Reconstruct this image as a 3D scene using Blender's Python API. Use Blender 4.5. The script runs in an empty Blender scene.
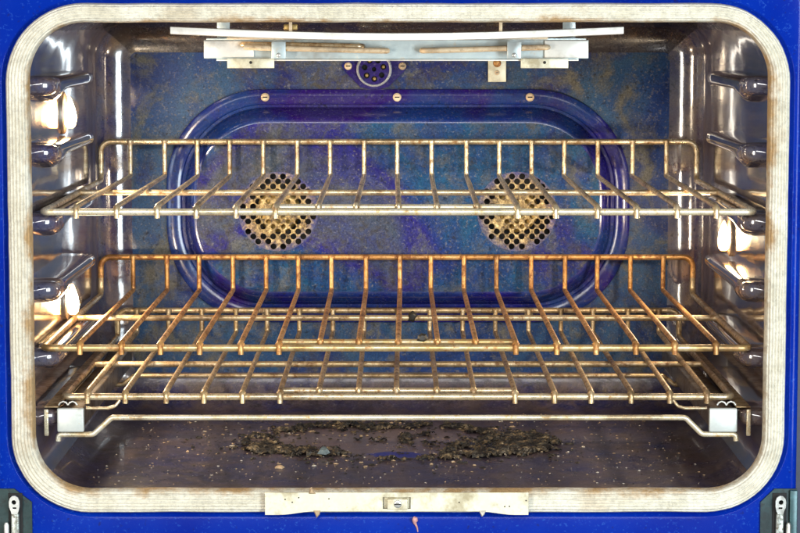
import bpy, bmesh, math, random
from mathutils import Vector, noise
PI = math.pi
random.seed(7)
scene = bpy.context.scene
COL = scene.collection

# ------------------------------------------------------------------ camera
cam_d = bpy.data.cameras.new('camera')
cam = bpy.data.objects.new('camera', cam_d); COL.objects.link(cam)
cam.location = (0.0, -2.0, 0.3992)
cam.rotation_euler = (math.radians(90 - 5.9), 0, 0)
cam_d.sensor_width = 36.0
cam_d.lens = 107.37
cam_d.clip_start = 0.01
cam_d.clip_end = 50
scene.camera = cam

# ------------------------------------------------------------------ world: the dim neutral room in front of the oven
w = bpy.data.worlds.new('World'); scene.world = w; w.use_nodes = True
bg = w.node_tree.nodes['Background']
bg.inputs[0].default_value = (0.80, 0.88, 1.0, 1); bg.inputs[1].default_value = 0.11

# ------------------------------------------------------------------ studio lights in front
def area(name, loc, target, sx, sy, power, color):
    d = bpy.data.lights.new(name, 'AREA'); d.shape = 'RECTANGLE'; d.size = sx; d.size_y = sy
    d.energy = power; d.color = color
    o = bpy.data.objects.new(name, d); COL.objects.link(o); o.location = loc
    o.rotation_euler = (Vector(target) - Vector(loc)).to_track_quat('-Z', 'Y').to_euler()
    return o
area('softbox_right', (1.10, -1.75, 0.20), (-0.05, 0.2, 0.2), 0.62, 1.0, 34, (0.84, 0.95, 1.0))
area('softbox_left', (-1.10, -1.75, 0.20), (0.05, 0.2, 0.2), 0.26, 1.0, 17, (1.0, 0.90, 0.76))
area('softbox_top', (0.0, -2.0, 0.88), (0, 0.1, 0.2), 1.3, 0.45, 19, (1.0, 0.98, 0.95))
scene.view_settings.view_transform = 'Standard'
scene.view_settings.look = 'None'
scene.view_settings.exposure = 0.4
scene.view_settings.gamma = 1.0

# ------------------------------------------------------------------ helpers
def link(name, me, mat, parent=None, origin=(0, 0, 0), smooth=True):
    o = bpy.data.objects.new(name, me); COL.objects.link(o)
    if mat is not None:
        for m in (mat if isinstance(mat, (list, tuple)) else [mat]): me.materials.append(m)
    if smooth:
        me.polygons.foreach_set('use_smooth', [True] * len(me.polygons))
    if parent is not None: o.parent = parent
    else: o.location = origin
    return o

def mesh(verts, faces, name='mesh', off=(0, 0, 0)):
    me = bpy.data.meshes.new(name)
    me.from_pydata([(v[0]-off[0], v[1]-off[1], v[2]-off[2]) for v in verts], [], faces); me.update()
    return me

def empty(name, loc=(0, 0, 0), parent=None):
    o = bpy.data.objects.new(name, None); COL.objects.link(o); o.location = loc
    o.empty_display_size = 0.05
    if parent is not None: o.parent = parent
    return o

def tag(o, label, cat, group=None, kind=None):
    o['label'] = label; o['category'] = cat
    if group: o['group'] = group
    if kind: o['kind'] = kind
    return o

def sharp(me, ang=35):
    bm = bmesh.new(); bm.from_mesh(me)
    bmesh.ops.recalc_face_normals(bm, faces=bm.faces)
    for e in bm.edges:
        if len(e.link_faces) == 2 and e.calc_face_angle(0) > math.radians(ang): e.smooth = False
    bm.to_mesh(me); bm.free(); return me

def box_mesh(x0, x1, y0, y1, z0, z1, bev=0.0006, off=(0, 0, 0), seg=2):
    bm = bmesh.new()
    r = bmesh.ops.create_cube(bm, size=1)
    for v in r['verts']:
        v.co = Vector(((x0+x1)/2 + v.co.x*(x1-x0) - off[0], (y0+y1)/2 + v.co.y*(y1-y0) - off[1], (z0+z1)/2 + v.co.z*(z1-z0) - off[2]))
    if bev > 0: bmesh.ops.bevel(bm, geom=list(bm.edges), offset=bev, segments=seg, affect='EDGES', profile=0.5)
    me = bpy.data.meshes.new('box'); bm.to_mesh(me); bm.free(); return me

def fillet(pts, rad, closed=False, seg=6):
    pts = [Vector(p) for p in pts]; n = len(pts); out = []
    for i, p in enumerate(pts):
        if not closed and i in (0, n-1): out.append(p); continue
        a, b = pts[i-1], pts[(i+1) % n]
        d1, d2 = (a-p), (b-p); l1, l2 = d1.length, d2.length
        d1.normalize(); d2.normalize()
        ang = d1.angle(d2)
        if ang > PI-0.02: out.append(p); continue
        t = min(rad/math.tan(ang/2), l1*0.48, l2*0.48); r = t*math.tan(ang/2)
        c = p + (d1+d2).normalized()*(r/math.sin(ang/2))
        s, e = p+d1*t-c, p+d2*t-c
        for k in range(seg+1):
            q = s.normalized().slerp(e.normalized(), k/seg).normalized()*r
            out.append(c+q)
    return out

def tube(pts, r, sides=10, closed=False, off=(0, 0, 0), rads=None, sub=0):
    pts = [Vector(p) - Vector(off) for p in pts]
    if sub:
        q = []
        m = len(pts)
        for i in range(m if closed else m-1):
            a, b = pts[i], pts[(i+1) % m]; k = max(1, int((b-a).length/sub))
            for j in range(k): q.append(a.lerp(b, j/k))
        if not closed: q.append(pts[-1])
        pts = q
    n = len(pts); verts = []; faces = []
    T = []
    for i in range(n):
        a = pts[i-1] if (closed or i > 0) else pts[i]
        b = pts[(i+1) % n] if (closed or i < n-1) else pts[i]
        T.append((b-a).normalized())
    N = T[0].orthogonal().normalized()
    for i in range(n):
        N = (N - T[i]*N.dot(T[i]))
        if N.length < 1e-6: N = T[i].orthogonal()
        N.normalize(); B = T[i].cross(N)
        rr = rads[i] if rads else r
        for k in range(sides):
            a = 2*PI*k/sides
            verts.append(pts[i] + (N*math.cos(a)+B*math.sin(a))*rr)
    m = n if closed else n-1
    for i in range(m):
        j = (i+1) % n
        if closed and j == 0:
            # find best twist offset
            best = min(range(sides), key=lambda s: (verts[i*sides]-verts[s]).length)
            # predicted continuation
        else: best = 0
        for k in range(sides):
            k2 = (k+1) % sides
            faces.append((i*sides+k, i*sides+k2, j*sides+(k2+best) % sides, j*sides+(k+best) % sides))
    if not closed:
        faces.append(tuple(range(sides-1, -1, -1)))
        faces.append(tuple((n-1)*sides+k for k in range(sides)))
    me = mesh(verts, faces)
    return sharp(me, 50) if not closed else me

def rrect(x0, x1, z0, z1, r, arc=10, straight=16):
    """closed loop of (x,z), counter-clockwise from the bottom-left end of the bottom edge; constant point count"""
    P = []
    cs = [(x1-r, z0+r, -PI/2), (x1-r, z1-r, 0), (x0+r, z1-r, PI/2), (x0+r, z0+r, PI)]
    st = [((x0+r, z0), (x1-r, z0)), ((x1, z0+r), (x1, z1-r)), ((x1-r, z1), (x0+r, z1)), ((x0, z1-r), (x0, z0+r))]
    for i in range(4):
        a, b = st[i]
        for k in range(straight): P.append((a[0]+(b[0]-a[0])*k/straight, a[1]+(b[1]-a[1])*k/straight))
        cx, cz, a0 = cs[i]
        for k in range(arc): P.append((cx+r*math.cos(a0+PI/2*k/arc), cz+r*math.sin(a0+PI/2*k/arc)))
    return P

def loft(rings, cap=False):
    """rings: list of equally long lists of xyz"""
    n = len(rings[0]); V = [p for r in rings for p in r]; F = []
    for i in range(len(rings)-1):
        for k in range(n):
            k2 = (k+1) % n
            F.append((i*n+k, i*n+k2, (i+1)*n+k2, (i+1)*n+k))
    if cap: F.append(tuple((len(rings)-1)*n+k for k in range(n)))
    return V, F

def flat_plate(outer, holes, y, thick, name='plate', off=(0, 0, 0)):
    """plate in the xz plane with real holes; outer and holes are lists of (x,z)"""
    cu = bpy.data.curves.new(name, 'CURVE'); cu.dimensions = '2D'; cu.fill_mode = 'BOTH'; cu.extrude = thick/2
    for loop in [outer]+holes:
        sp = cu.splines.new('POLY'); sp.points.add(len(loop)-1); sp.use_cyclic_u = True
        for p, (x, z) in zip(sp.points, loop): p.co = (x, z, 0, 1)
    o = bpy.data.objects.new(name, cu); COL.objects.link(o)
    dg = bpy.context.evaluated_depsgraph_get()
    me = bpy.data.meshes.new_from_object(o.evaluated_get(dg))
    bpy.data.objects.remove(o); bpy.data.curves.remove(cu)
    for v in me.vertices:
        x, z, t = v.co; v.co = (x-off[0], y-t-off[1], z-off[2])
    bm = bmesh.new(); bm.from_mesh(me); bmesh.ops.remove_doubles(bm, verts=bm.verts, dist=1e-6)
    bmesh.ops.recalc_face_normals(bm, faces=bm.faces); bm.to_mesh(me); bm.free()
    me.materials.clear()
    return me

def circle(cx, cz, r, n=14, a0=0): return [(cx+r*math.cos(a0+2*PI*k/n), cz+r*math.sin(a0+2*PI*k/n)) for k in range(n)]

def dome(cx, cy, cz, r, h, n=16, m=5, rim=0.0004):
    """screw-head like dome facing -y"""
    rings = [[(cx+r*math.cos(2*PI*k/n), cy, cz+r*math.sin(2*PI*k/n)) for k in range(n)]]
    for j in range(m):
        a = PI/2*j/m
        rings.append([(cx+r*math.cos(a)*math.cos(2*PI*k/n), cy-rim-h*math.sin(a), cz+r*math.cos(a)*math.sin(2*PI*k/n)) for k in range(n)])
    rings.append([(cx+r*.03*math.cos(2*PI*k/n), cy-rim-h, cz+r*.03*math.sin(2*PI*k/n)) for k in range(n)])
    V, F = loft(rings, True); return mesh(V, F)

# ------------------------------------------------------------------ materials
def new_mat(name):
    m = bpy.data.materials.new(name); m.use_nodes = True
    nt = m.node_tree; b = nt.nodes['Principled BSDF']; return m, nt, b
def N(nt, t, **kw):
    n = nt.nodes.new(t)
    for k, v in kw.items():
        if k in n.inputs: n.inputs[k].default_value = v
        else: setattr(n, k, v)
    return n
def pos(nt): return nt.nodes.new('ShaderNodeNewGeometry').outputs['Position']
def noise_n(nt, src, scale, detail=4, rough=.55, stretch=None, dist=0):
    if stretch:
        mp = N(nt, 'ShaderNodeMapping'); mp.inputs['Scale'].default_value = stretch
        nt.links.new(src, mp.inputs['Vector']); src = mp.outputs[0]
    n = N(nt, 'ShaderNodeTexNoise', Scale=scale, Detail=detail, Roughness=rough, Distortion=dist)
    nt.links.new(src, n.inputs['Vector']); return n.outputs['Fac']
def ramp(nt, src, stops, interp='LINEAR'):
    r = nt.nodes.new('ShaderNodeValToRGB'); e = r.color_ramp.elements; r.color_ramp.interpolation = interp
    while len(e) < len(stops): e.new(.5)
    for el, (p, c) in zip(e, stops):
        el.position = p; el.color = (*c, 1) if isinstance(c, (tuple, list)) else (c, c, c, 1)
    nt.links.new(src, r.inputs[0]); return r.outputs['Color']
def mix(nt, fac, a, b, mode='MIX'):
    m = nt.nodes.new('ShaderNodeMix'); m.data_type = 'RGBA'; m.blend_type = mode; m.clamp_factor = True
    for s, i in ((fac, 0), (a, 6), (b, 7)):
        if hasattr(s, 'is_linked') or hasattr(s, 'links'): nt.links.new(s, m.inputs[i])
        else: m.inputs[i].default_value = (*s, 1) if isinstance(s, (tuple, list)) else s
    return m.outputs[2]
def bump(nt, b, h, strength=.2, dist=.001):
    n = N(nt, 'ShaderNodeBump', Strength=strength, Distance=dist)
    nt.links.new(h, n.inputs['Height']); nt.links.new(n.outputs[0], b.inputs['Normal'])

def enamel(name, cols, grime, speck=.5, gamount=(.5, .72), rough=(.12, .42), coat=.6, bumpy=.08, wavy=0.0, ior=1.5, grain=.5, splash=None, nsc=7, spec=.5):
    m, nt, b = new_mat(name); P = pos(nt)
    n1 = noise_n(nt, P, nsc, 5, .6, dist=.6)
    c = ramp(nt, n1, [(.28+.11*i, k) for i, k in enumerate(cols)])
    n2 = noise_n(nt, P, 26, 8, .72, dist=.4)
    gf = ramp(nt, n2, [(gamount[0], 0.0), (gamount[1], 1.0)])
    c = mix(nt, gf, c, grime)
    n3 = noise_n(nt, P, 330, 3, .7)
    sf = ramp(nt, n3, [(.56, 0.0), (.74, speck)])
    c = mix(nt, sf, c, (.23, .22, .21))
    n4 = noise_n(nt, P, 190, 3, .6)
    df = ramp(nt, n4, [(.60, 0.0), (.72, .7)])
    c = mix(nt, df, c, (.012, .010, .012))
    if splash:      # brown grease splashes gathered in drifts
        n6 = noise_n(nt, P, 4.5, 3, .5, dist=.5); n7 = noise_n(nt, P, 70, 7, .8, dist=.8)
        ml = N(nt, 'ShaderNodeMath', operation='MULTIPLY'); nt.links.new(ramp(nt, n6, [(.45, 0.), (.62, 1.)]), ml.inputs[0]); nt.links.new(ramp(nt, n7, [(.46, 0.), (.62, .9)]), ml.inputs[1])
        c = mix(nt, ml.outputs[0], c, splash)
    if grain:
        n8 = noise_n(nt, P, 520, 3, .8); gr = ramp(nt, n8, [(.34, 1-grain), (.62, 1.0)])
        c = mix(nt, 1.0, c, gr, 'MULTIPLY')
    nt.links.new(c, b.inputs['Base Color'])
    rr = ramp(nt, n2, [(.3, rough[0]), (.75, rough[1])]); nt.links.new(rr, b.inputs['Roughness'])
    b.inputs['Coat Weight'].default_value = coat; b.inputs['Coat Roughness'].default_value = .06
    bump(nt, b, n3, bumpy, .0006)
    b.inputs['IOR'].default_value = ior; b.inputs['Specular IOR Level'].default_value = spec
    if wavy:
        bn = b.inputs['Normal'].links[0].from_node
        n5 = noise_n(nt, P, 16, 2, .5, (1, .45, 1)); wv = N(nt, 'ShaderNodeBump', Strength=wavy, Distance=.004)
        nt.links.new(n5, wv.inputs['Height']); nt.links.new(wv.outputs[0], bn.inputs['Normal'])
        nt.links.new(wv.outputs[0], b.inputs['Coat Normal'])
    return m

M = {}
M['wall'] = enamel('cavity_enamel', [(.030, .028, .090), (.060, .056, .135), (.10, .100, .150), (.10, .070, .095), (.17, .145, .14)], (.18, .125, .085), .4, (.46, .72), (.06, .22), 1.0, .05, .3, 2.2, .3, (.16, .09, .04))
M['back'] = enamel('back_enamel', [(.004, .012, .095), (.014, .050, .215), (.034, .100, .215), (.014, .020, .160), (.090, .130, .165)], (.145, .142, .122), 1.0, (.50, .63), (.30, .6), .05, .3, 0, 1.5, .55, (.085, .070, .042), 4.5, .2)
M['panel'] = enamel('panel_enamel', [(.006, .003, .085), (.012, .009, .200), (.010, .040, .190), (.024, .006, .145), (.034, .036, .140)], (.035, .032, .070), .4, (.60, .82), (.12, .35), .3, .1, 0, 1.5, .4, None, 5)
M['face'] = enamel('panel_face_enamel', [(.006, .005, .130), (.014, .022, .250), (.012, .085, .200), (.018, .013, .210), (.070, .095, .140)], (.110, .118, .125), 1.0, (.50, .65), (.24, .5), .12, .3, 0, 1.5, .55, (.075, .070, .066), 4.2, .15)
M['floor'] = enamel('floor_enamel', [(.012, .010, .045), (.044, .036, .095), (.085, .066, .105), (.028, .030, .130), (.090, .068, .082)], (.125, .084, .070), 1.0, (.46, .68), (.22, .5), .25, .35, 0, 1.5, .7, (.014, .010, .009))
def floor_extra(m):
    nt = m.node_tree; b = nt.nodes['Principled BSDF']; P = pos(nt)
    old = b.inputs['Base Color'].links[0].from_socket
    st = ramp(nt, noise_n(nt, P, 34, 8, .8, None, .6), [(.48, 0.), (.64, .6)])
    c = mix(nt, st, old, (.13, .092, .080))
    sk = ramp(nt, noise_n(nt, P, 75, 6, .8), [(.56, 0.), (.64, .85)]); c = mix(nt, sk, c, (.030, .022, .022))
    sp = N(nt, 'ShaderNodeVectorMath', operation='SUBTRACT'); sp.inputs[1].default_value = (-.004, .172, 0); nt.links.new(P, sp.inputs[0])
    sc = N(nt, 'ShaderNodeVectorMath', operation='MULTIPLY'); sc.inputs[1].default_value = (1/.026, 1/.017, 1); nt.links.new(sp.outputs[0], sc.inputs[0])
    ln = N(nt, 'ShaderNodeVectorMath', operation='LENGTH'); nt.links.new(sc.outputs[0], ln.inputs[0])
    ad = N(nt, 'ShaderNodeMath', operation='ADD'); nt.links.new(ln.outputs['Value'], ad.inputs[0]); nt.links.new(noise_n(nt, P, 60, 4), ad.inputs[1])
    mul = N(nt, 'ShaderNodeMath', operation='DIVIDE'); mul.inputs[1].default_value = 1.55; nt.links.new(ad.outputs[0], mul.inputs[0])
    cf = ramp(nt, mul.outputs[0], [(.88, 1.), (.98, 0.)])
    s2 = N(nt, 'ShaderNodeVectorMath', operation='SUBTRACT'); s2.inputs[1].default_value = (-.030, .245, 0); nt.links.new(P, s2.inputs[0])
    m2 = N(nt, 'ShaderNodeVectorMath', operation='MULTIPLY'); m2.inputs[1].default_value = (1/.17, 1/.12, 1); nt.links.new(s2.outputs[0], m2.inputs[0])
    l2 = N(nt, 'ShaderNodeVectorMath', operation='LENGTH'); nt.links.new(m2.outputs[0], l2.inputs[0])
    a2 = N(nt, 'ShaderNodeMath', operation='MULTIPLY_ADD'); a2.inputs[1].default_value = 1.1; nt.links.new(noise_n(nt, P, 45, 7, .75), a2.inputs[0]); nt.links.new(l2.outputs['Value'], a2.inputs[2])
    d2 = N(nt, 'ShaderNodeMath', operation='DIVIDE'); d2.inputs[1].default_value = 2.0; nt.links.new(a2.outputs[0], d2.inputs[0])
    c = mix(nt, ramp(nt, d2.outputs[0], [(.52, .75), (.74, 0.)]), c, (.20, .145, .140))
    c = mix(nt, cf, c, (.022, .024, .22)); nt.links.new(c, b.inputs['Base Color'])
floor_extra(M['floor'])
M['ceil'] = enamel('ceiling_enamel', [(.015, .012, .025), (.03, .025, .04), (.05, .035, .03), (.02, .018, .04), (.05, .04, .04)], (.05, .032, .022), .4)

def blue_frame():
    m, nt, b = new_mat('frame_enamel'); P = pos(nt)
    n = noise_n(nt, P, 9, 3); c = ramp(nt, n, [(.3, (.0003, .009, .20)), (.7, (.0006, .024, .30))])
    n2 = noise_n(nt, P, 420, 2, .6); sf = ramp(nt, n2, [(.60, 0.), (.72, .35)])
    c = mix(nt, sf, c, (.03, .12, .48))
    n4 = noise_n(nt, P, 150, 3, .6); df = ramp(nt, n4, [(.64, 0.), (.73, .6)])
    c = mix(nt, df, c, (.01, .012, .06))
    nt.links.new(c, b.inputs['Base Color']); b.inputs['Roughness'].default_value = .30
    b.inputs['Specular IOR Level'].default_value = .04
    b.inputs['Coat Weight'].default_value = .12; b.inputs['Coat Roughness'].default_value = .05
    bump(nt, b, noise_n(nt, P, 260, 2), .12, .0006); return m
M['frame'] = blue_frame()

def metal(name, c1, c2, c3, metallic=.8, rough=.32, rust=(.5, .66), sc=60, stretch=None, bmp=.12):
    m, nt, b = new_mat(name); P = pos(nt)
    n = noise_n(nt, P, sc, 6, .7, stretch); c = ramp(nt, n, [(.35, c1), (.55, c2)])
    n2 = noise_n(nt, P, sc*2.7, 5, .7, stretch); f = ramp(nt, n2, [(rust[0], 0.), (rust[1], 1.)])
    c = mix(nt, f, c, c3)
    n9 = noise_n(nt, P, sc*.28, 5, .7, stretch); c = mix(nt, ramp(nt, n9, [(.50, 0.), (.64, .65)]), c, tuple(x*.42 for x in c3[:1])+tuple(x*.40 for x in c3[1:]))
    c = mix(nt, ramp(nt, n9, [(.30, .5), (.44, 0.)]), c, tuple(min(1, x*1.12) for x in c1)); nt.links.new(c, b.inputs['Base Color'])
    mm = ramp(nt, n2, [(rust[0], metallic), (rust[1], metallic*.45)]); nt.links.new(mm, b.inputs['Metallic'])
    rr = ramp(nt, n2, [(rust[0]-.1, rough), (rust[1], min(.8, rough+.25))]); nt.links.new(rr, b.inputs['Roughness'])
    bump(nt, b, n2, bmp, .0005); return m
M['gold'] = metal('heat_stained_chrome', (.82, .72, .53), (.70, .56, .35), (.30, .16, .055), .75, .26, (.50, .66))
M['bright'] = metal('pale_chrome', (.88, .82, .66), (.80, .70, .48), (.46, .29, .11), .55, .25, (.52, .68), 60, None, .04)
M['rust'] = metal('rust_stained_chrome', (.76, .47, .20), (.60, .30, .09), (.24, .085, .022), .6, .32, (.47, .63))
M['rustb'] = metal('rust_front_chrome', (.80, .66, .40), (.66, .44, .18), (.34, .16, .05), .7, .28, (.5, .66))
M['bronze'] = metal('smoked_chrome', (.74, .61, .41), (.58, .42, .22), (.22, .11, .04), .7, .28, (.48, .64))
M['hub'] = metal('scorched_brass', (.62, .45, .17), (.45, .30, .10), (.14, .08, .03), .5, .35, (.5, .7), 110)
M['brass'] = M['hub']
M['chrome'] = metal('hinge_chrome', (.88, .90, .86), (.78, .80, .77), (.34, .32, .25), .5, .22, (.6, .75))
M['zinc'] = metal('zinc_plate', (.62, .72, .72), (.55, .64, .66), (.62, .52, .38), .35, .35, (.60, .76), 40)
M['cap'] = metal('white_end_cap', (.60, .63, .60), (.53, .57, .55), (.50, .42, .26), .25, .4, (.62, .78), 80)
M['cream'] = metal('cream_plate', (.80, .78, .62), (.76, .72, .54), (.58, .44, .16), .2, .38, (.62, .78), 90)
M['tan'] = metal('tan_heater_sheath', (.82, .68, .48), (.74, .56, .36), (.40, .24, .12), .15, .5, (.56, .72), 70)
M['white'] = metal('white_reflector', (.88, .87, .82), (.84, .82, .76), (.70, .60, .42), .15, .35, (.64, .8), 50)
M['steel'] = metal('dark_rail_steel', (.30, .27, .24), (.20, .17, .14), (.14, .08, .04), .8, .35, (.5, .68))
M['armsteel'] = metal('worn_arm_steel', (.45, .50, .48), (.30, .33, .31), (.10, .08, .05), .6, .3, (.45, .62), 120)
M['hingeplate'] = metal('hinge_plate_steel', (.012, .032, .036), (.022, .050, .054), (.008, .012, .012), .3, .35, (.55, .72))

def plain(name, c, rough=.6, metallic=0):
    m, nt, b = new_mat(name); P = pos(nt)
    n = noise_n(nt, P, 220, 4); cc = ramp(nt, n, [(.35, tuple(x*.7 for x in c)), (.65, tuple(min(1, x*1.15) for x in c))])
    nt.links.new(cc, b.inputs['Base Color']); b.inputs['Roughness'].default_value = rough; b.inputs['Metallic'].default_value = metallic
    return m
M['black'] = plain('recess_shade_black', (.008, .008, .009), .8)  # flat black that puts the darkness of recesses into the colour
M['slot'] = plain('slot_dark', (.02, .015, .012), .7)
M['crumb_t'] = plain('tan_crumb', (.46, .33, .20), .8)
M['crumb_w'] = plain('pale_crumb', (.66, .60, .50), .8)
M['crumb_k'] = plain('burnt_crumb', (.022, .018, .012), .55)
M['crumb_g'] = plain('grey_green_chip', (.13, .17, .18), .45)
M['pink'] = plain('pink_crumb', (.62, .32, .30), .6)

def gasket_mat():
    m, nt, b = new_mat('woven_fibreglass')
    uv = nt.nodes.new('ShaderNodeUVMap').outputs[0]
    sep = nt.nodes.new('ShaderNodeSeparateXYZ'); nt.links.new(uv, sep.inputs[0])
    P = pos(nt)
    n = noise_n(nt, P, 40, 5, .6)
    c = ramp(nt, n, [(.3, (.62, .58, .46)), (.7, (.80, .77, .66))])
    # singed inner edge (uv.y = 0 at the cavity side) and a few scorched stretches
    add = N(nt, 'ShaderNodeMath', operation='SUBTRACT'); n2 = ramp(nt, noise_n(nt, P, 17, 6, .7), [(.36, 0.), (.80, 1.)])
    nt.links.new(n2, add.inputs[0]); nt.links.new(sep.outputs['Y'], add.inputs[1])
    f = ramp(nt, add.outputs[0], [(.10, 0.), (.42, .95)])
    c = mix(nt, f, c, (.42, .26, .11))
    n3 = noise_n(nt, P, 9, 3, .6); f2 = ramp(nt, n3, [(.60, 0.), (.74, .7)]); c = mix(nt, f2, c, (.46, .32, .16))
    fx = ramp(nt, noise_n(nt, P, 260, 4, .75), [(.34, .75), (.56, 1.)]); c = mix(nt, 1.0, c, fx, 'MULTIPLY')
    nt.links.new(c, b.inputs['Base Color']); b.inputs['Roughness'].default_value = .75
    mp = N(nt, 'ShaderNodeMapping'); mp.inputs['Scale'].default_value = (760, 28, 1); nt.links.new(uv, mp.inputs[0])
    ch = N(nt, 'ShaderNodeTexChecker', Scale=1.0); nt.links.new(mp.outputs[0], ch.inputs[0])
    fb = noise_n(nt, P, 700, 2)
    hm = N(nt, 'ShaderNodeMath', operation='ADD'); nt.links.new(ch.outputs['Fac'], hm.inputs[0]); nt.links.new(fb, hm.inputs[1])
    bump(nt, b, hm.outputs[0], .8, .0009); return m
M['gasket'] = gasket_mat()

def emit(name, col, s):
    m = bpy.data.materials.new(name); m.use_nodes = True; nt = m.node_tree
    nt.nodes.remove(nt.nodes['Principled BSDF']); e = N(nt, 'ShaderNodeEmission', Strength=s); e.inputs[0].default_value = (*col, 1)
    nt.links.new(e.outputs[0], nt.nodes['Material Output'].inputs[0]); return m
def bulb_mat():      # white-hot coil in the middle of the capsule, orange towards its ends
    m = bpy.data.materials.new('hot_halogen'); m.use_nodes = True; nt = m.node_tree
    nt.nodes.remove(nt.nodes['Principled BSDF'])
    tc = nt.nodes.new('ShaderNodeTexCoord'); ln = N(nt, 'ShaderNodeVectorMath', operation='LENGTH'); nt.links.new(tc.outputs['Object'], ln.inputs[0])
    dv = N(nt, 'ShaderNodeMath', operation='DIVIDE'); dv.inputs[1].default_value = .0145; nt.links.new(ln.outputs['Value'], dv.inputs[0])
    e = N(nt, 'ShaderNodeEmission')
    nt.links.new(ramp(nt, dv.outputs[0], [(.25, (1, .86, .60)), (.62, (1, .66, .30)), (1.0, (.9, .40, .12))]), e.inputs[0])
    st = N(nt, 'ShaderNodeMath', operation='MULTIPLY'); st.inputs[1].default_value = 150; nt.links.new(ramp(nt, dv.outputs[0], [(.2, 1.), (.6, .45), (1.0, .10)]), st.inputs[0]); nt.links.new(st.outputs[0], e.inputs[1])
    nt.links.new(e.outputs[0], nt.nodes['Material Output'].inputs[0]); return m
M['bulb'] = bulb_mat()
def lens_mat():
    m = bpy.data.materials.new('lamp_glass'); m.use_nodes = True; nt = m.node_tree
    nt.nodes.remove(nt.nodes['Principled BSDF'])
    t = N(nt, 'ShaderNodeBsdfTransparent'); t.inputs[0].default_value = (1, .97, .92, 1)
    tr = N(nt, 'ShaderNodeBsdfTranslucent'); tr.inputs[0].default_value = (.9, .78, .60, 1)
    g = N(nt, 'ShaderNodeBsdfGlossy', Roughness=.05)
    m1 = N(nt, 'ShaderNodeMixShader'); m1.inputs[0].default_value = .0
    nt.links.new(t.outputs[0], m1.inputs[1]); nt.links.new(tr.outputs[0], m1.inputs[2])
    fr = N(nt, 'ShaderNodeFresnel', IOR=1.45)
    fm = N(nt, 'ShaderNodeMath', operation='MULTIPLY'); fm.inputs[1].default_value = .12; nt.links.new(fr.outputs[0], fm.inputs[0])
    m2 = N(nt, 'ShaderNodeMixShader'); nt.links.new(fm.outputs[0], m2.inputs[0])
    nt.links.new(m1.outputs[0], m2.inputs[1]); nt.links.new(g.outputs[0], m2.inputs[2])
    nt.links.new(m2.outputs[0], nt.nodes['Material Output'].inputs[0]); return m
M['lens'] = lens_mat()

# ================================================================== THE OVEN
oven = empty('wall_oven')
tag(oven, 'open cobalt blue enamelled oven cavity with soot-stained walls and woven door gasket', 'oven')
HX, ZT, DEP, RB, RC = .312, .402, .450, .036, .042     # half width, ceiling height, depth, rear fillet, opening corner radius
ARC, STR = 16, 20

# ---- cavity liner, split into walls along the middle of the corner arcs
def cav_ring(y, inset): return [(x, y, z) for x, z in rrect(-HX+inset, HX-inset, inset, ZT-inset, RC-inset, ARC, STR)]
rings = [cav_ring(y, 0) for y in (0.0, .1, .2, .3, DEP-RB)]
for k in range(1, 17):
    a = PI/2*k/16; rings.append(cav_ring(DEP-RB+RB*math.sin(a), RB*(1-math.cos(a))))
n = len(rings[0]); q = ARC+STR; h = ARC//2
spans = {'oven_floor': (-h, STR+h), 'side_wall': (q-h, q+STR+h), 'ceiling': (2*q-h, 2*q+STR+h), 'side_wall_b': (3*q-h, 3*q+STR+h)}
walls = []
for nm, (a, b) in spans.items():
    idx = [i % n for i in range(a, b+1)]; L = len(idx)
    V = [r[i] for r in rings for i in idx]; F = []
    for i in range(len(rings)-1):
        for k in range(L-1): F.append((i*L+k, (i+1)*L+k, (i+1)*L+k+1, i*L+k+1))
    mat = {'oven_floor': M['floor'], 'ceiling': M['ceil']}.get(nm, M['wall'])
    walls.append(link('side_wall' if nm.startswith('side') else nm, mesh(V, F), mat, oven))
floor_o, wall_r, ceil_o, wall_l = walls
bw = rings[-1]
back = link('back_wall', mesh([(x, y+.0001, z) for x, y, z in bw], [tuple(range(len(bw)))]), M['back'], oven, smooth=False)

# ---- front frame with stepped surround
def gasket_loop(t, grow=0.0):
    xi0, xi1, zi0, zi1, ri = -.3095, .3078, .003, .3972, .046
    xo0, xo1, zo0, zo1, ro = -.3296, .3262, -.0177, .4132, .066
    l = lambda a, b: a+(b-a)*t
    return rrect(l(xi0, xo0)-grow, l(xi1, xo1)+grow, l(zi0, zo0)-grow, l(zi1, zo1)+grow, l(ri, ro)+grow, 14, 30)
def ring_at(y, t, g): return [(x, y, z) for x, z in gasket_loop(t, g)]
def rect_ring(y, x0, x1, z0, z1, r): return [(x, y, z) for x, z in rrect(x0, x1, z0, z1, r, 14, 30)]
FR = [ring_at(.003, 0, .004), ring_at(.003, 1, .0006), ring_at(.0026, 1, .0014), ring_at(-.0004, 1, .0032), ring_at(-.001, 1, .0042),
      rect_ring(-.001, -.352, .3335, -.098, .452, .012), rect_ring(-.0003, -.3545, .3352, -.100, .454, .0135), rect_ring(.0022, -.3562, .3372, -.102, .456, .015),
      rect_ring(.007, -.357, .338, -.103, .457, .016), rect_ring(.05, -.357, .338, -.103, .457, .016)]
V, F = loft(FR)
link('front_frame', sharp(mesh(V, F), 60), M['frame'], oven)
OB = [rect_ring(.022, -.352, .334, -.1, .454, .012), rect_ring(.022, -.40, .385, -.14, .50, .012), rect_ring(.025, -.403, .388, -.143, .503, .015), rect_ring(.47, -.403, .388, -.143, .503, .015)]
V, F = loft(OB, True); link('outer_casing', sharp(mesh(V, F), 40), plain('casing_dark', (.012, .016, .05), .4), oven)

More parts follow.
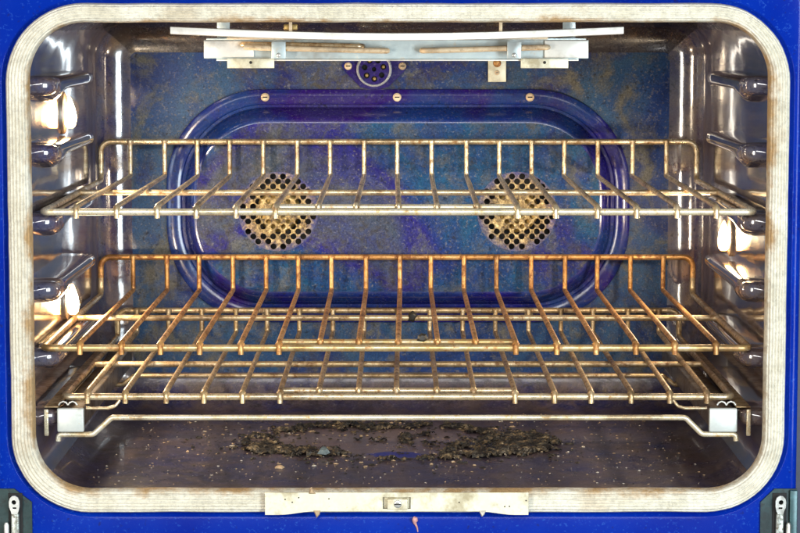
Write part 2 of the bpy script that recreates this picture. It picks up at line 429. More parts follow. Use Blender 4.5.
# ---- woven gasket (ribbed rope seal), uv.x along the loop, uv.y across it from the cavity side out
prof = []
NT = 57
for k in range(NT):
    t = k/(NT-1)
    crown = math.sqrt(max(0, 1-(2*t-1)**4))
    rib = abs(math.sin(7.0*PI*t))**.5
    prof.append((t, .0025 - .0106*crown - .0018*rib*crown))
g_rings = []
for t, y in prof:
    L = gasket_loop(t); ring = []
    for i, (x, z) in enumerate(L):
        wob = noise.noise(Vector((x*28, z*28, 3.1)))*.0007 + noise.noise(Vector((x*90, z*90, t*2)))*.00035
        ring.append((x+wob*.7, y+wob, z+wob*.7))
    g_rings.append(ring)
n = len(g_rings[0]); V = [p for r in g_rings for p in r]; F = []; UV = []
for i in range(NT-1):
    for k in range(n):
        k2 = (k+1) % n
        F.append((i*n+k, i*n+k2, (i+1)*n+k2, (i+1)*n+k))
        UV += [(k/n, prof[i][0]), ((k+1)/n, prof[i][0]), ((k+1)/n, prof[i+1][0]), (k/n, prof[i+1][0])]
me = mesh(V, F); ul = me.uv_layers.new(name='UVMap')
for l, uvv in zip(ul.data, UV): l.uv = uvv
gasket = link('door_gasket', me, M['gasket'], oven)
gasket['label'] = 'cream woven fibreglass rope seal singed brown at its inner edge'

# ---- strike plate on the lower gasket run
sx0, sx1 = -.1140, .1085
top = []; bot = []
NS = 40
for i in range(NS+1):
    x = sx0+(sx1-sx0)*i/NS
    d = min(x-sx0, sx1-x); k = min(1, max(0, (d-.012)/.03)); k = k*k*(3-2*k)
    top.append((x, .0022)); bot.append((x, -.0168+.0030*k))
outl = bot + top[::-1]
hole = [(-.0146, -.0118), (.0090, -.0118), (.0090, -.0016), (-.0146, -.0016)]
strike = link('strike_plate', flat_plate(outl, [hole], -.0148, .0018), M['cream'], oven, smooth=False)
link('catch_recess', box_mesh(-.0142, .0086, -.0136, -.0126, -.0116, -.0018, .0), M['cream'], strike)
cb = link('catch_block', box_mesh(-.0108, .0066, -.0172, -.0126, -.0122, -.0030, .0008), M['cream'], strike)
link('screw', dome(-.002, -.0171, -.0072, .0034, .0009), M['chrome'], strike)
link('screw_slot', box_mesh(-.0046, .0006, -.0184, -.0178, -.0077, -.0067, 0), M['slot'], strike)
for i, (x, z) in enumerate([(-.097, -.0035), (-.091, -.006), (-.0855, -.002), (.0925, -.0095), (.0885, -.0097), (.1065, -.0045), (-.06, -.003), (.05, -.006)]):
    link('rivet_pit', dome(x, -.0157, z, .0006, .0002, 8, 2), M['slot'], strike)

# ---- hinges in the lower corners
def hinge(s, x_in, x_out, xh):
    e = empty('hinge', (s*abs((x_in+x_out)/2), -.001, -.02), oven); of = e.location
    pl = [(x_in, -.09), (x_out, -.09), (x_out, .003), (x_in+(x_out-x_in)*.38, .003), (x_in, -.0085)]
    if s < 0: pl = pl
    m = flat_plate(pl if s > 0 else pl[::-1], [], -.0022, .002, off=of); link('hinge_plate', m, M['hingeplate'], e, smooth=False)
    # edge strip of the plate
    link('plate_lip', box_mesh(min(x_out, x_out-s*.0065), max(x_out, x_out-s*.0065), -.0062, -.0033, -.09, .0022, .0007, of), plain('hinge_lip', (.035, .09, .10), .35, .3), e)
    # black strip painted in for the shade of the slot behind the arm
    link('hinge_slot_shade', box_mesh(xh-.0060, xh+.0060, -.0040, -.0031, -.09, -.0005, .0003, of), M['black'], e)
    # hook-shaped arm: rounded head with an eye, waist, shank
    o2 = [(xh+a*.001, z*.001) for a, z in [(-3.0, -15), (-4.4, -11.5), (-4.6, -7), (-3.8, -4.0), (-1.8, -2.0), (.6, -1.8), (3.0, -3.4), (4.2, -6.5), (4.2, -11), (3.4, -15), (2.4, -17.5), (-2.4, -17.5)]]
    if s > 0: o2 = [(2*xh-x, z) for x, z in o2]
    eye = circle(xh+s*.0004, -.0074, .0021, 12); eye2 = [(xh-.0017, -.0132), (xh+.0017, -.0132), (xh+.0017, -.0115), (xh-.0017, -.0115)]
    m = flat_plate(o2, [eye, eye2], -.0085, .0032, off=of); link('hinge_hook', m, M['chrome'], e, smooth=False)
    link('hinge_arm', box_mesh(xh-.0034, xh+.0034, -.0084, -.0042, -.09, -.0172, .0012, of), M['armsteel'], e)
    link('hinge_pin', tube([(xh+s*.0072, -.0085, -.0250), (xh+s*.0072, -.0085, -.0272), (xh+s*.0070, -.0085, -.09)], .0022, 10, off=of, rads=[.0012, .0022, .0022]), M['chrome'], e)
    return e
hinge(-1, -.3130, -.352, -.3268)
hinge(1, .3065, .3375, .3225)

# ---- rack ledges pressed into both side walls
def ledge_mesh(s, z0, of=(0, 0, 0)):
    ys = [.030, .0312, .034, .038, .043, .048, .0525, .057, .0615, .066, .075, .09, .11, .14, .18, .22, .26, .288, .296, .3005, .303]
    secs = []
    for y in ys:
        e0 = math.sqrt(max(0, min(1, (y-.030)/.011)*(2-min(1, (y-.030)/.011)))) if y < .041 else 1
        e1 = math.sqrt(max(0, min(1, (.303-y)/.014)*(2-min(1, (.303-y)/.014)))) if y > .289 else 1
        e = e0*e1
        neck = math.exp(-((y-.0575)/.005)**2)
        p = (.0190 + (.001 if y < .055 else 0) - .007*neck)*e
        zt = (.0070 - .0022*neck)*e
        gus = math.exp(-((y-.085)/.022)**2)
        zb = -(.0072 + (.002 if y < .055 else 0) + .010*gus - .002*neck)*e
        sec = []
        K = 12
        for k in range(K+1):
            a = PI*k/K      # from top to bottom
            ca, sa = math.cos(a), math.sin(a)
            px = p*(abs(sa)**.55)
            if gus > .1 and ca < -.3: px *= 1-.35*gus*(-ca-.3)
            zz = zt*(abs(ca)**.6) if ca > 0 else zb*(abs(ca)**.8)
            sec.append((s*(HX+.0008-px) - of[0], y-of[1], z0+zz-of[2]))
        secs.append(sec)
    V = [p for c in secs for p in c]; L = len(secs[0]); F = []
    for i in range(len(secs)-1):
        for k in range(L-1): F.append((i*L+k, i*L+k+1, (i+1)*L+k+1, (i+1)*L+k))
    me = mesh(V, F); bm = bmesh.new(); bm.from_mesh(me); bmesh.ops.recalc_face_normals(bm, faces=bm.faces)
    c = sum((f.normal.x*s for f in bm.faces))
    if c > 0: bmesh.ops.reverse_faces(bm, faces=bm.faces)
    bm.to_mesh(me); bm.free(); return me
LZ = [.344, .2865, .227, .1685, .1105, .0590]
for s, wl in ((-1, wall_l), (1, wall_r)):
    m0 = ledge_mesh(s, 0)
    for i, z in enumerate(LZ):
        o = link('rack_ledge', m0, M['wall'] if i == 0 else None, wl); o.location = (0, 0, z)

# ---- side lamps: halogen capsule behind a bulging glass cover
def lamp(s, y, z, power, label):
    e = empty('oven_lamp', (s*HX, y, z), oven); e['label'] = label
    def ell(px, a, b, n=28): return [(-s*px, a*math.cos(2*PI*k/n), b*math.sin(2*PI*k/n)) for k in range(n)]
    V, F = loft([ell(0, .0175, .0195), ell(.0022, .0175, .0195), ell(.0028, .0166, .0186), ell(.0022, .0156, .0176), ell(.001, .0152, .0172)])
    link('trim_ring', sharp(mesh(V, F), 60), M['steel'], e)
    R = [ell(.002, .0150, .0170)]
    for k in range(1, 9):
        a = PI/2*k/8; R.append(ell(.002+.0145*math.sin(a), max(.0006, .0150*math.cos(a)), max(.0006, .0170*math.cos(a))))
    V, F = loft(R, True); link('glass_cover', mesh(V, F), M['lens'], e)
    bl = tube([(0, 0, -.0140), (0, 0, -.0115), (.0005, 0, -.005), (0, 0, .004), (0, 0, .0100), (0, 0, .0145)], .005, 14, rads=[.0026, .0048, .0058, .0044, .0024, .0006])
    o = link('bulb', bl, M['bulb'], e); o.location = (-s*.0075, 0, 0)
    d = bpy.data.lights.new('bulb_light', 'SPOT'); d.energy = power; d.color = (1.0, .82, .60); d.shadow_soft_size = .011
    d.spot_size = math.radians(172); d.spot_blend = .35
    lo = bpy.data.objects.new('bulb_light', d); COL.objects.link(lo); lo.parent = e; lo.location = (-s*.0185, 0, -.002)
    lo.rotation_euler = (0, math.radians(90*s), 0)
lamp(-1, .205, .3138, 1.45, 'lit halogen side lamp between the two upper left ledges')
lamp(-1, .205, .1405, 1.45, 'lit halogen side lamp above the middle rack on the left')
lamp(1, .235, .1973, 1.45, 'lit halogen side lamp under the upper rack on the right')

def grille_mat():
    m, nt, b = new_mat('scorched_grille'); P = pos(nt)
    tc = nt.nodes.new('ShaderNodeTexCoord'); ln = N(nt, 'ShaderNodeVectorMath', operation='LENGTH'); nt.links.new(tc.outputs['Object'], ln.inputs[0])
    n = noise_n(nt, P, 130, 5, .7)
    ma = N(nt, 'ShaderNodeMath', operation='MULTIPLY_ADD'); ma.inputs[1].default_value = .024; nt.links.new(n, ma.inputs[0]); nt.links.new(ln.outputs['Value'], ma.inputs[2])
    gold = ramp(nt, noise_n(nt, P, 210, 5, .75), [(.38, (.06, .036, .018)), (.52, (.30, .20, .075)), (.62, (.56, .41, .18)), (.72, (.80, .70, .46))])
    f = ramp(nt, ma.outputs[0], [(.041, 0.0), (.053, 1.0)])
    en = ramp(nt, noise_n(nt, P, 26, 8, .72), [(.38, (.014, .020, .15)), (.66, (.075, .080, .11))])
    c = mix(nt, f, gold, en); nt.links.new(c, b.inputs['Base Color'])
    b.inputs['Metallic'].default_value = .35; b.inputs['Roughness'].default_value = .38
    bump(nt, b, noise_n(nt, P, 320, 4), .8, .0012); return m
M['grille'] = grille_mat()
# ---- rear convection panel
PC = -.002; PZ = .2085
def pring(y, hw, hh, r, dz=0): return [(x, y, z) for x, z in rrect(PC-hw, PC+hw, PZ+dz-hh, PZ+dz+hh, r, 20, 12)]
R = [pring(.4498, .238, .120, .100), pring(.4468, .238, .120, .100), pring(.4462, .2374, .1194, .0994), pring(.4462, .2235, .1055, .0885),
     pring(.4470, .2228, .1048, .0878), pring(.4494, .2222, .1042, .0873), pring(.4494, .2196, .1016, .0850), pring(.4440, .2180, .0998, .0836), pring(.4330, .2118, .0928, .0785), pring(.4310, .2100, .0905, .0765), pring(.4302, .2080, .0885, .0745), pring(.4300, .2058, .0863, .0723)]
V, F = loft(R)
panel = link('convection_panel', sharp(mesh(V, F), 60), M['panel'], oven)
GX = (-.1245, .1195); GZ = .2045; GR = .0420
face_loop = [(x, z) for x, _, z in pring(0, .2058, .0863, .0723)]
link('panel_face', flat_plate(face_loop, [circle(gx, GZ, GR-.0012, 40) for gx in GX], .4306, .0012), M['face'], panel, smooth=False)
def screw(x, y, z, parent, r=.0045, mat='tan'):
    o = link('screw', dome(x, y, z, r, r*.45), M[mat], parent)
    link_slot = link('screw_slot', box_mesh(x-r*.55, x+r*.55, y-r*.52-.0004, y-r*.35, z-r*.14, z+r*.14, 0), M['slot'], parent)
for x in (-.138, -.003, .133): screw(x, .4462, .3205, panel, .0044)
for x in (-.138, .133): screw(x, .4462, .0965, panel, .0044)
for gi, gx in enumerate(GX):
    rnd = random.Random(11+gi); p = .00512; holes = []
    for i in range(-9, 10):
        for j in range(-9, 10):
            if (i+j) % 2: continue
            x, z = i*p, j*p
            r = math.hypot(x, z)
            if r > 7.25*p or r < .004: continue
            if rnd.random() < (.13 if r > .018 else .12): continue
            holes.append(circle(x+rnd.uniform(-.0002, .0002), z, .0031 if r > .018 else .0026, 12, .1))
    out = [((GR-.0013)*math.cos(a), (GR-.0013)*math.sin(a)) for a in [2*PI*k/72 for k in range(72)]]
    g = link('fan_grille', flat_plate(out, holes, 0, .0012), M['grille'], panel, smooth=False); g.location = (gx, .4308, GZ)
    hub = []
    for r, y in ((.001, .4385), (.006, .4388), (.0085, .4370), (.0120, .4368), (.0150, .4400), (.019, .4405), (.0225, .4430), (.0225, .4480)):
        hub.append([(gx+r*math.cos(2*PI*k/24), y, GZ+r*math.sin(2*PI*k/24)) for k in range(24)])
    V, F = loft(hub); link('fan_hub', mesh(V, F), M['brass'], panel)
    link('fan_shade_disc', mesh([(x, .4491, z) for x, z in circle(gx, GZ, GR+.003, 40)], [tuple(range(40))]), M['black'], panel, smooth=False)  # black disc paints in the unlit depth behind the grille holes

# ---- round vent cap with diamond flange, and the bracket tab, on the upper back wall
vx, vz = -.0265, .3490
fl = [(vx-.0335, vz+.0035), (vx-.030, vz-.002), (vx-.014, vz-.0185), (vx, vz-.0215), (vx+.014, vz-.0185), (vx+.031, vz-.002), (vx+.0345, vz+.0035), (vx+.031, vz+.008), (vx+.014, vz+.0205), (vx, vz+.0235), (vx-.014, vz+.0205), (vx-.030, vz+.008)]
vent = link('vent_cap', flat_plate(fl, [], .4488, .002), M['panel'], oven, smooth=False)
vent['label'] = 'round pierced vent cap on a diamond flange above the rear panel'
hs = [circle(vx+.0098*math.cos(a), vz+.0098*math.sin(a), .0030, 12) for a in [2*PI*k/7+.25 for k in range(7)]]+[circle(vx, vz, .0024, 12)]
link('vent_disc', flat_plate(circle(vx, vz, .0158, 32), hs, .4440, .0014), M['panel'], vent, smooth=False)
link('vent_backing', mesh([(x, .4475, z) for x, z in circle(vx, vz, .0150, 32)], [tuple(range(32))]), M['black'], vent, smooth=False)  # black disc stands in for shade behind the pierced cap
rr = [[(vx+r*math.cos(2*PI*k/32), y, vz+r*math.sin(2*PI*k/32)) for k in range(32)] for r, y in ((.0182, .448), (.0176, .4425), (.0168, .4415), (.0157, .4425), (.0154, .4478))]
V, F = loft(rr); link('vent_rim', sharp(mesh(V, F), 60), M['chrome'], vent)
for k in (0, 2, 4, 5):
    a = 2*PI*k/7+.25
    link('vent_rivet', dome(vx+.0098*math.cos(a), .4468, vz+.0098*math.sin(a), .0022, .0012, 10, 3), M['brass'], vent)
screw(vx-.0265, .4478, vz+.0032, vent, .0040); screw(vx+.0290, .4478, vz+.0032, vent, .0040)
tab = link('bracket_tab', box_mesh(.0900, .1085, .4455, .4495, .3360, .3600, .0006), M['cream'], oven)
link('rust_boss', dome(.0992, .4455, .3552, .0042, .0015), M['rust'], tab)
screw(.0992, .4455, .3455, tab, .0026)

# ---- broiler hung from the ceiling
br = empty('broil_element', (0, .12, ZT), oven); of = (0, .12, ZT)
br['label'] = 'pale broiler tray with tan heating rods hung under the oven ceiling'
pts = [(-.1966+(.3881)*k/24, .052, .3903-.0055*math.sin(PI*k/24)) for k in range(25)]
V = []; F = []
for (x, y, z) in pts: V += [(x, y, z+.0028), (x, y, z-.0028), (x, y+.006, z-.0034), (x, y+.006, z+.0034)]
for i in range(24):
    for k in range(4): F.append((i*4+k, i*4+(k+1) % 4, (i+1)*4+(k+1) % 4, (i+1)*4+k))
F += [(3, 2, 1, 0), (96, 97, 98, 99)]
link('front_bar', mesh(V, F, off=of), M['white'], br, smooth=False)
for x in (-.094, .0865): link('hanger', box_mesh(x-.0014, x+.0014, .058, .062, .386, .4025, .0003, of), M['tan'], br)
link('hanger_clip', box_mesh(-.1, -.088, .060, .064, .3905, .3955, .0008, of), M['brass'], br)
tr = [(-.1800, .3640), (-.1685, .3640), (-.1685, .3618), (.1640, .3618), (.1640, .3640), (.1730, .3640), (.1730, .3806), (-.1800, .3806)]
tray = link('tray', flat_plate(tr, [], .200, .0016, off=of), M['zinc'], br, smooth=False)
link('tray_shelf', box_mesh(-.178, .171, .2008, .30, .3808, .3824, .0004, of), M['zinc'], tray)
for x in (-.165, .158): link('tray_hanger', box_mesh(x-.006, x+.006, .24, .2416, .3822, .4025, .0003, of), M['zinc'], tray)
link('tray_lip', box_mesh(-.1682, .1637, .1945, .1993, .3618, .3630, .0003, of), M['white'], tray)
link('end_plate', box_mesh(-.1798, -.134, .1962, .1991, .3650, .3800, .0005, of), M['white'], tray)
link('end_plate', box_mesh(.1325, .1728, .1962, .1991, .3645, .3803, .0005, of), M['white'], tray)
link('tray_strip', box_mesh(-.158, .135, .186, .1935, .3815, .3835, .0005, of), M['tan'], tray)
for x0, x1 in ((-.1580, -.1150), (.1105, .1540)):
    p = link('foot_tab', box_mesh(x0, x1, .1900, .1918, .3552, .3640, .0004, of), M['cream'], br)
    link('rivet', dome(((x0+x1)/2-of[0]), .1900-of[1], .3604-of[2], .0014, .0006, 10, 3), M['slot'], p)
def rod(pp): return tube(fillet(pp, .006), .0025, 10, off=of, sub=.012)
link('heating_rod', rod([(-.1420, .186, .3745), (-.125, .184, .3738), (-.06, .184, .3722), (-.012, .1845, .3710), (-.0115, .197, .3710)]), M['tan'], br)
link('heating_rod', rod([(.1355, .197, .3742), (.1350, .185, .3742), (.10, .184, .3735), (.06, .184, .3722), (.0205, .1845, .3712), (.020, .197, .3712)]), M['tan'], br)
link('heating_rod', rod([(-.1445, .197, .3768), (-.143, .1905, .3768), (-.09, .190, .3762), (-.035, .190, .3750), (-.034, .198, .3750)]), M['bronze'], br)
for x in (-.1105, .1040):
    c = link('rod_clip', box_mesh(x-.0065, x+.0065, .1800, .1815, .3640, .3795, .0004, of), M['zinc'], br)
    link('rivet', dome(x-of[0], .18-of[1], .3672-of[2], .0022, .0008, 12, 3), M['chrome'], c)

# ================================================================== RACKS
def build_rack(name, label, z0, zb, x0, x1, yf, yb, ycross, mats, tx0, tx1, cross_drop=0.0):
    loc = ((x0+x1)/2, (yf+yb)/2, z0)
    t = empty(name, loc); tag(t, label, 'oven rack', 'wire racks in the oven')
    rf, rt = .0030, .0024
    loop = fillet([(x0, yb, zb), (x0, yb, z0), (x0, yf, z0), (x1, yf, z0), (x1, yb, z0), (x1, yb, zb)], .010, True, 7)
    loop2 = []
    fr_front, fr_rest, fr_back = mats[0], mats[1], mats[2]
    # outer frame: front bar, back bar with its side runs
    front = fillet([(x0, yf+.06, z0), (x0, yf, z0), (x1, yf, z0), (x1, yf+.06, z0)], .008)
    link('front_wire', tube(front, rf, 12, off=loc, sub=.03), fr_front, t)
    for x in (x0, x1):
        link('side_wire', tube(fillet([(x, yf+.059, z0), (x, yb, z0), (x, yb, zb-.02)], .010), rf*.96, 12, off=loc, sub=.03), fr_rest, t)
    link('back_wire', tube(fillet([(x0, yb, zb-.021), (x0, yb, zb), (x1, yb, zb), (x1, yb, zb-.021)], .011), rf, 12, off=loc, sub=.03), fr_back, t)
    zt = z0+rf+rt-.0006
    link('cross_wire', tube([(x0+.001, ycross, zt-rt-rf+.0008-cross_drop), (x1-.001, ycross, zt-rt-rf+.0008-cross_drop)], rf*.95, 12, off=loc, sub=.04), fr_rest, t)
    # tines, drawn at x = 0 and shared
    def tine(yend, zend):
        pts = fillet([(0, yb-.001, zb+.0005), (0, yb-.001, zt), (0, yend, zt), (0, yend, zend)], .006)
        pts = fillet([(0, yb-.0035, zb+.0012), (0, yb-.0035, zt+.002), (0, yb-.0045, zt), (0, yend, zt), (0, yend, zend)], .0045)
        me = tube(pts, rt, 10, off=(0, loc[1], loc[2]), sub=.03)
        bm = bmesh.new(); bm.from_mesh(me)      # weld beads on the back wire and the front wire
        for (by, bz, br_) in ((yb-.0022, zb+.0004, .0036), (yend+.0020, zt-.0014, .0032)):
            r_ = bmesh.ops.create_icosphere(bm, subdivisions=2, radius=br_)
            for v in r_['verts']: v.co = Vector((v.co.x*1.05, by-loc[1]+v.co.y*.8, bz-loc[2]+v.co.z*.75))
        bm.to_mesh(me); bm.free(); return me
    yi, zi = yf+.017, z0+.0030
    m_long = tine(yf-.0040, z0-.0050); m_short = tine(yi-.0042, zi-.0016)
    m_long.materials.append(mats[3]); m_short.materials.append(mats[3])
    for m in (m_long, m_short): m.polygons.foreach_set('use_smooth', [True]*len(m.polygons))
    xs = [tx0+(tx1-tx0)*k/16 for k in range(17)]
    for k, x in enumerate(xs):
        o = bpy.data.objects.new('tine', m_short if 6 <= k <= 10 else m_long); COL.objects.link(o)
        o.parent = t; o.location = (x-loc[0]+random.uniform(-.0010, .0010), 0, 0)
        o.rotation_euler.z = random.uniform(-.0045, .0045)
    link('handle_wire', tube([(xs[5]+.001, yi, zi-.0004), (xs[11]-.001, yi, zi-.0004)], rf*.95, 12, off=loc, sub=.04), fr_front, t)
    return t, loc

r1, l1 = build_rack('wire_rack', 'topmost gold-tinted wire rack crossing in front of the two fan grilles', .237, .2762, -.3035, .3010, .02, .42, .245,
                    (M['bright'], M['gold'], M['gold'], M['gold']), -.2735, .2690)
r2, l2 = build_rack('wire_rack', 'rustiest wire rack, the middle one, with orange-brown back wire and tines', .1205, .1587, -.3050, .2985, .02, .42, .225,
                    (M['rustb'], M['bronze'], M['rust'], M['rust']), -.2715, .2680)
r3, l3 = build_rack('sliding_rack', 'lowest wire rack, mounted on a pair of sliding rails just above the crumbs', .0752, .1020, -.2905, .2870, .04, .436, .235,
                    (M['gold'], M['bronze'], M['bronze'], M['bronze']), -.2700, .2660)

# ---- glide rails and lower frame of the sliding rack
for s, xa, xb in ((-1, -.2952, -.2722), (1, .2662, .2903)):
    of = l3
    # C-shaped runner
    e = link('slide_rail', box_mesh(xa+.002, xb-.002, .034, .42, .0475, .0655, .0012, of), M['steel'], r3)
    link('end_cap', box_mesh(xa, xb, .0285, .0340, .0462, .0668, .0012, of), M['cap'], e)
    xo = -.3062 if s < 0 else .3018
    xin = xa+.001 if s < 0 else xb-.001
    link('rail_flange', box_mesh(min(xo, xin), max(xo, xin), .030, .41, .0672, .0684, .0004, of), M['bronze'], e)
    link('rail_hook', box_mesh(min(xo, xo-s*.0038), max(xo, xo-s*.0038), .0275, .0292, .0430, .0662, .0008, of), M['bright'], e)
    for d in (.005, .013):
        xx = xa+d if s < 0 else xb-d
        link('spring_clip', tube([(xx-.004, .0335, .0690), (xx-.0025, .0335, .0712), (xx, .0335, .0722), (xx+.0025, .0335, .0712), (xx+.004, .0335, .0690)], .0008, 8, off=of), M['chrome'], e)
    link('guide_strip', tube([(xin, .036, .0694), (xin-s*.0, .41, .0694)], .0012, 8, off=of), M['bronze'], e)
    xs_ = -s
    a = xb if s < 0 else xa
    link('link_wire', tube(fillet([(a-s*.030, .040, .0722), (a-s*.026, .0385, .0672), (a-s*.020, .038, .0655), (a-s*.001, .038, .0655)], .004), .0014, 8, off=of), M['gold'], r3)
yl = .036
link('lower_front_wire', tube(fillet([(-.2955, yl, .0372), (-.2950, yl, .0430), (-.2650, yl, .0430), (-.2490, yl, .0577), (.2465, yl, .0577), (.2610, yl, .0432), (.2900, yl, .0432), (.2905, yl, .0375)], .006), .0024, 12, off=l3, sub=.03), M['bright'], r3)
link('lower_rear_wire', tube(fillet([(-.2850, .300, .046), (-.2700, .300, .046), (-.2590, .300, .0548), (.2560, .300, .0548), (.2670, .300, .046), (.2820, .300, .046)], .006), .0022, 12, off=l3, sub=.03), M['bronze'], r3)

# ================================================================== BURNT FOOD ON THE FLOOR
def crust():
    x0, x1, y0, y1, st = -.19, .17, .105, .372, .0016
    nx, ny = int((x1-x0)/st), int((y1-y0)/st)
    H = {}
    for i in range(nx+1):
        for j in range(ny+1):
            x, y = x0+i*st, y0+j*st
            u = (x+.010)/.158; v = (y-.240)/.105
            rad = math.hypot(u, v) + .16*noise.noise(Vector((x*22, y*12, 1.7)))
            ringm = math.exp(-((rad-.86)/.17)**2)
            # three denser lumps: right rear, right front, middle
            lump = .75*math.exp(-(((x-.115)/.045)**2+((y-.225)/.06)**2)) + .55*math.exp(-(((x-.02)/.06)**2+((y-.25)/.04)**2)) + .5*math.exp(-(((x+.04)/.06)**2+((y-.345)/.02)**2)) + .45*math.exp(-(((x+.07)/.05)**2+((y-.19)/.03)**2)) + .4*math.exp(-(((x-.06)/.05)**2+((y-.20)/.03)**2))
            clean = math.exp(-(((x-.0)/.030)**2+((y-.168)/.020)**2))
            m = ringm*.62+lump*.8+(.20 if rad < .95 else 0)-.7*clean
            fr = noise.fractal(Vector((x*62, y*50, .3)), .65, 2.1, 5)*.62
            fine = noise.fractal(Vector((x*210, y*210, 5.3)), .8, 2.0, 3)
            hgt = (m+fr-.60)
            H[i, j] = (x, y, .0004+(math.floor(min(hgt, .55)*9+1)/9*.7+.3*min(hgt, .55))*.0066 + .0011*fine + .0009*noise.cell(Vector((x*190, y*150, 2)))) if hgt > 0 else None
    idx = {}; V = []; F = []; MI = []
    for k, p in H.items():
        if p: idx[k] = len(V); V.append(p)
    for i in range(nx):
        for j in range(ny):
            ks = [(i, j), (i+1, j), (i+1, j+1), (i, j+1)]
            if all(k in idx for k in ks):
                F.append([idx[k] for k in ks])
    return mesh(V, F)
def crust_mat():
    m, nt, b = new_mat('charred_crust'); P = pos(nt)
    n = noise_n(nt, P, 120, 6, .7); c = ramp(nt, n, [(.42, (.010, .010, .010)), (.52, (.040, .034, .026)), (.60, (.15, .105, .055)), (.70, (.52, .42, .27))])
    nt.links.new(c, b.inputs['Base Color'])
    r = ramp(nt, noise_n(nt, P, 60), [(.4, .25), (.65, .75)]); nt.links.new(r, b.inputs['Roughness'])
    bump(nt, b, noise_n(nt, P, 500, 4), .6, .0012); return m
tag(link('burnt_crust', crust(), crust_mat(), None, smooth=False), 'black and brown charred food crust baked onto the oven floor', 'burnt food', kind='stuff')

def chips(count, seed, area_fn, smin, smax, name, label, mats):
    rnd = random.Random(seed); V = []; F = []; MI = []
    for _ in range(count):
        x, y = area_fn(rnd); s = smin+(smax-smin)*rnd.random()**2.2; a = rnd.random()*PI
        sx, sy, sz = s*rnd.uniform(.8, 1.7), s*rnd.uniform(.7, 1.2), s*rnd.uniform(.25, .6)
        b = len(V); mi = rnd.choices(range(len(mats)), weights=[w for _, w in mats])[0]
        for k in range(5):
            th = a+2*PI*k/5; r = rnd.uniform(.7, 1.15)
            V.append((x+sx*r*math.cos(th), y+sy*r*math.sin(th), .0003))
        for k in range(5):
            th = a+2*PI*k/5+.3; r = rnd.uniform(.3, .7)
            V.append((x+sx*r*math.cos(th), y+sy*r*math.sin(th), .0003+sz*rnd.uniform(.7, 1.2)))
        for k in range(5):
            F.append((b+k, b+(k+1) % 5, b+5+(k+1) % 5, b+5+k)); MI.append(mi)
        F.append(tuple(b+5+k for k in range(5))); MI.append(mi)
    me = mesh(V, F); o = link(name, me, [m for m, _ in mats], None, smooth=False)
    me.polygons.foreach_set('material_index', MI)
    tag(o, label, 'crumbs', kind='stuff')
def spread(r): return (r.uniform(-.27, .27), r.uniform(.03, .40))
def near(r):
    a = r.random()*2*PI; k = r.gauss(.85, .22)
    return (-.01+.165*k*math.cos(a), .235+.115*k*math.sin(a))
chips(1700, 3, spread, .0003, .0011, 'floor_crumbs', 'fine tan and pale crumbs scattered over the whole oven floor', [(M['crumb_t'], 5), (M['crumb_w'], 2), (M['crumb_k'], 4)])
chips(600, 4, near, .0005, .0027, 'crust_crumbs', 'coarse black and brown crumbs round the burnt crust', [(M['crumb_k'], 9), (M['crumb_t'], 3), (M['crumb_w'], .5)])

def crumb(name, label, pts, depth, loc, mat, cat='crumb'):
    """small faceted chip: outline in x,z (or x,y when depth is up) with a smaller raised face"""
    V = [(x, 0, z) for x, z in pts]; cx = sum(p[0] for p in pts)/len(pts); cz = sum(p[1] for p in pts)/len(pts)
    V += [(cx+(x-cx)*.55, -depth*random.uniform(.7, 1.2), cz+(z-cz)*.55) for x, z in pts]
    n_ = len(pts); F = [(k, (k+1) % n_, n_+(k+1) % n_, n_+k) for k in range(n_)]+[tuple(n_+k for k in range(n_)), tuple(range(n_-1, -1, -1))]
    o = link(name, mesh(V, F), mat, None, loc, smooth=False); tag(o, label, cat); return o
k_ = .001
o = crumb('food_chip', 'grey-green triangular chip lying at the front of the burnt crust', [(-6*k_, -5*k_), (2*k_, -7*k_), (6*k_, -3*k_), (3*k_, 5*k_), (-1*k_, 9*k_), (-4*k_, 3*k_)], .003, (-.0700, .165, .0050), M['crumb_g']); o.rotation_euler = (math.radians(-70), 0, 0)
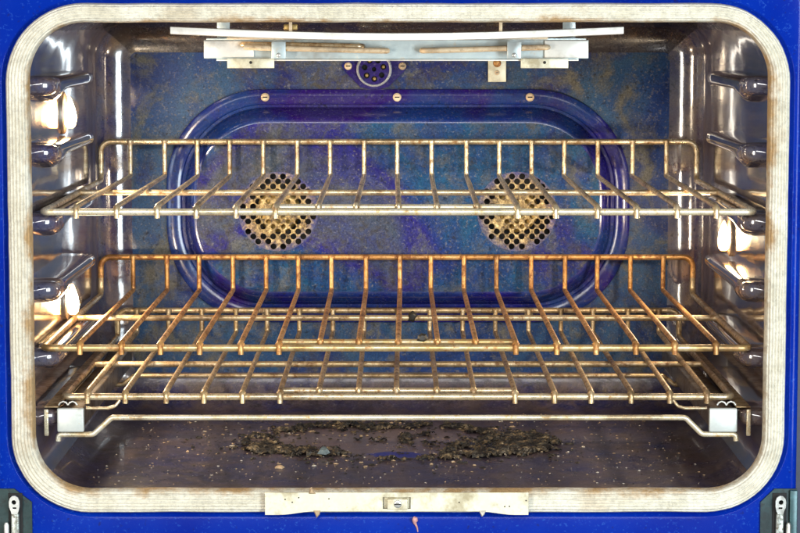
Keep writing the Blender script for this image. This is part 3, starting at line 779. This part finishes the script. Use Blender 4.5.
o = crumb('food_crumb', 'pale tan crumb in front of the crust, left of centre', [(-4*k_, -2*k_), (3*k_, -3*k_), (5*k_, 1*k_), (1*k_, 4*k_), (-4*k_, 2*k_)], .0015, (-.1080, .105, .0008), M['crumb_t']); o.rotation_euler = (math.radians(-80), 0, 0)
crumb('food_crumb', 'small tan crumb caught on the upper edge of the strike plate', [(-2.5*k_, -1*k_), (3.5*k_, -1*k_), (2*k_, 1*k_), (0, 5*k_), (-1.5*k_, 4*k_)], .002, (-.0745, -.0158, .0022), M['crumb_t'])
crumb('food_crumb', 'pointed tan crumb hanging under the strike plate left of its catch', [(-2.6*k_, 2*k_), (0*k_, -4.5*k_), (2.6*k_, -1.5*k_), (3.2*k_, 2*k_)], .002, (-.0705, -.0158, -.0150), M['crumb_t'])
crumb('food_crumb', 'pointed pale crumb hanging under the strike plate right of its catch', [(-3*k_, 2*k_), (-.4*k_, -3.6*k_), (1.4*k_, -2*k_), (3.4*k_, 2*k_)], .002, (.0695, -.0158, -.0150), M['crumb_w'])
pk = tube([(.0118, -.0034, -.0215), (.0125, -.0040, -.0222), (.0128, -.0036, -.0240), (.0125, -.0024, -.0262), (.0136, -.0018, -.0285), (.0146, -.0016, -.0310), (.0152, -.0014, -.0345)], .001, 8, rads=[.0012, .0024, .0026, .0016, .0010, .0008, .0004])
tag(link('food_crumb', pk, M['pink'], None), 'pink tadpole-shaped crumb stuck on the blue frame below the strike plate', 'crumb')

# charred bits stuck on the middle rack
o = crumb('charred_bit', 'black charred bit stuck on the middle rack handle wire', [(-5*k_, -3*k_), (1*k_, -4*k_), (5*k_, -1*k_), (3*k_, 3*k_), (-1*k_, 4*k_), (-4*k_, 2*k_)], .004, (.0195, .0345, .1275), M['crumb_k'], 'burnt food')
o = crumb('charred_bit', 'black charred flake stuck on the middle rack cross wire', [(-4*k_, -4*k_), (2*k_, -5*k_), (6*k_, 1*k_), (1*k_, 6*k_), (-3*k_, 3*k_)], .004, (.0110, .2235, .1220), M['crumb_k'], 'burnt food')
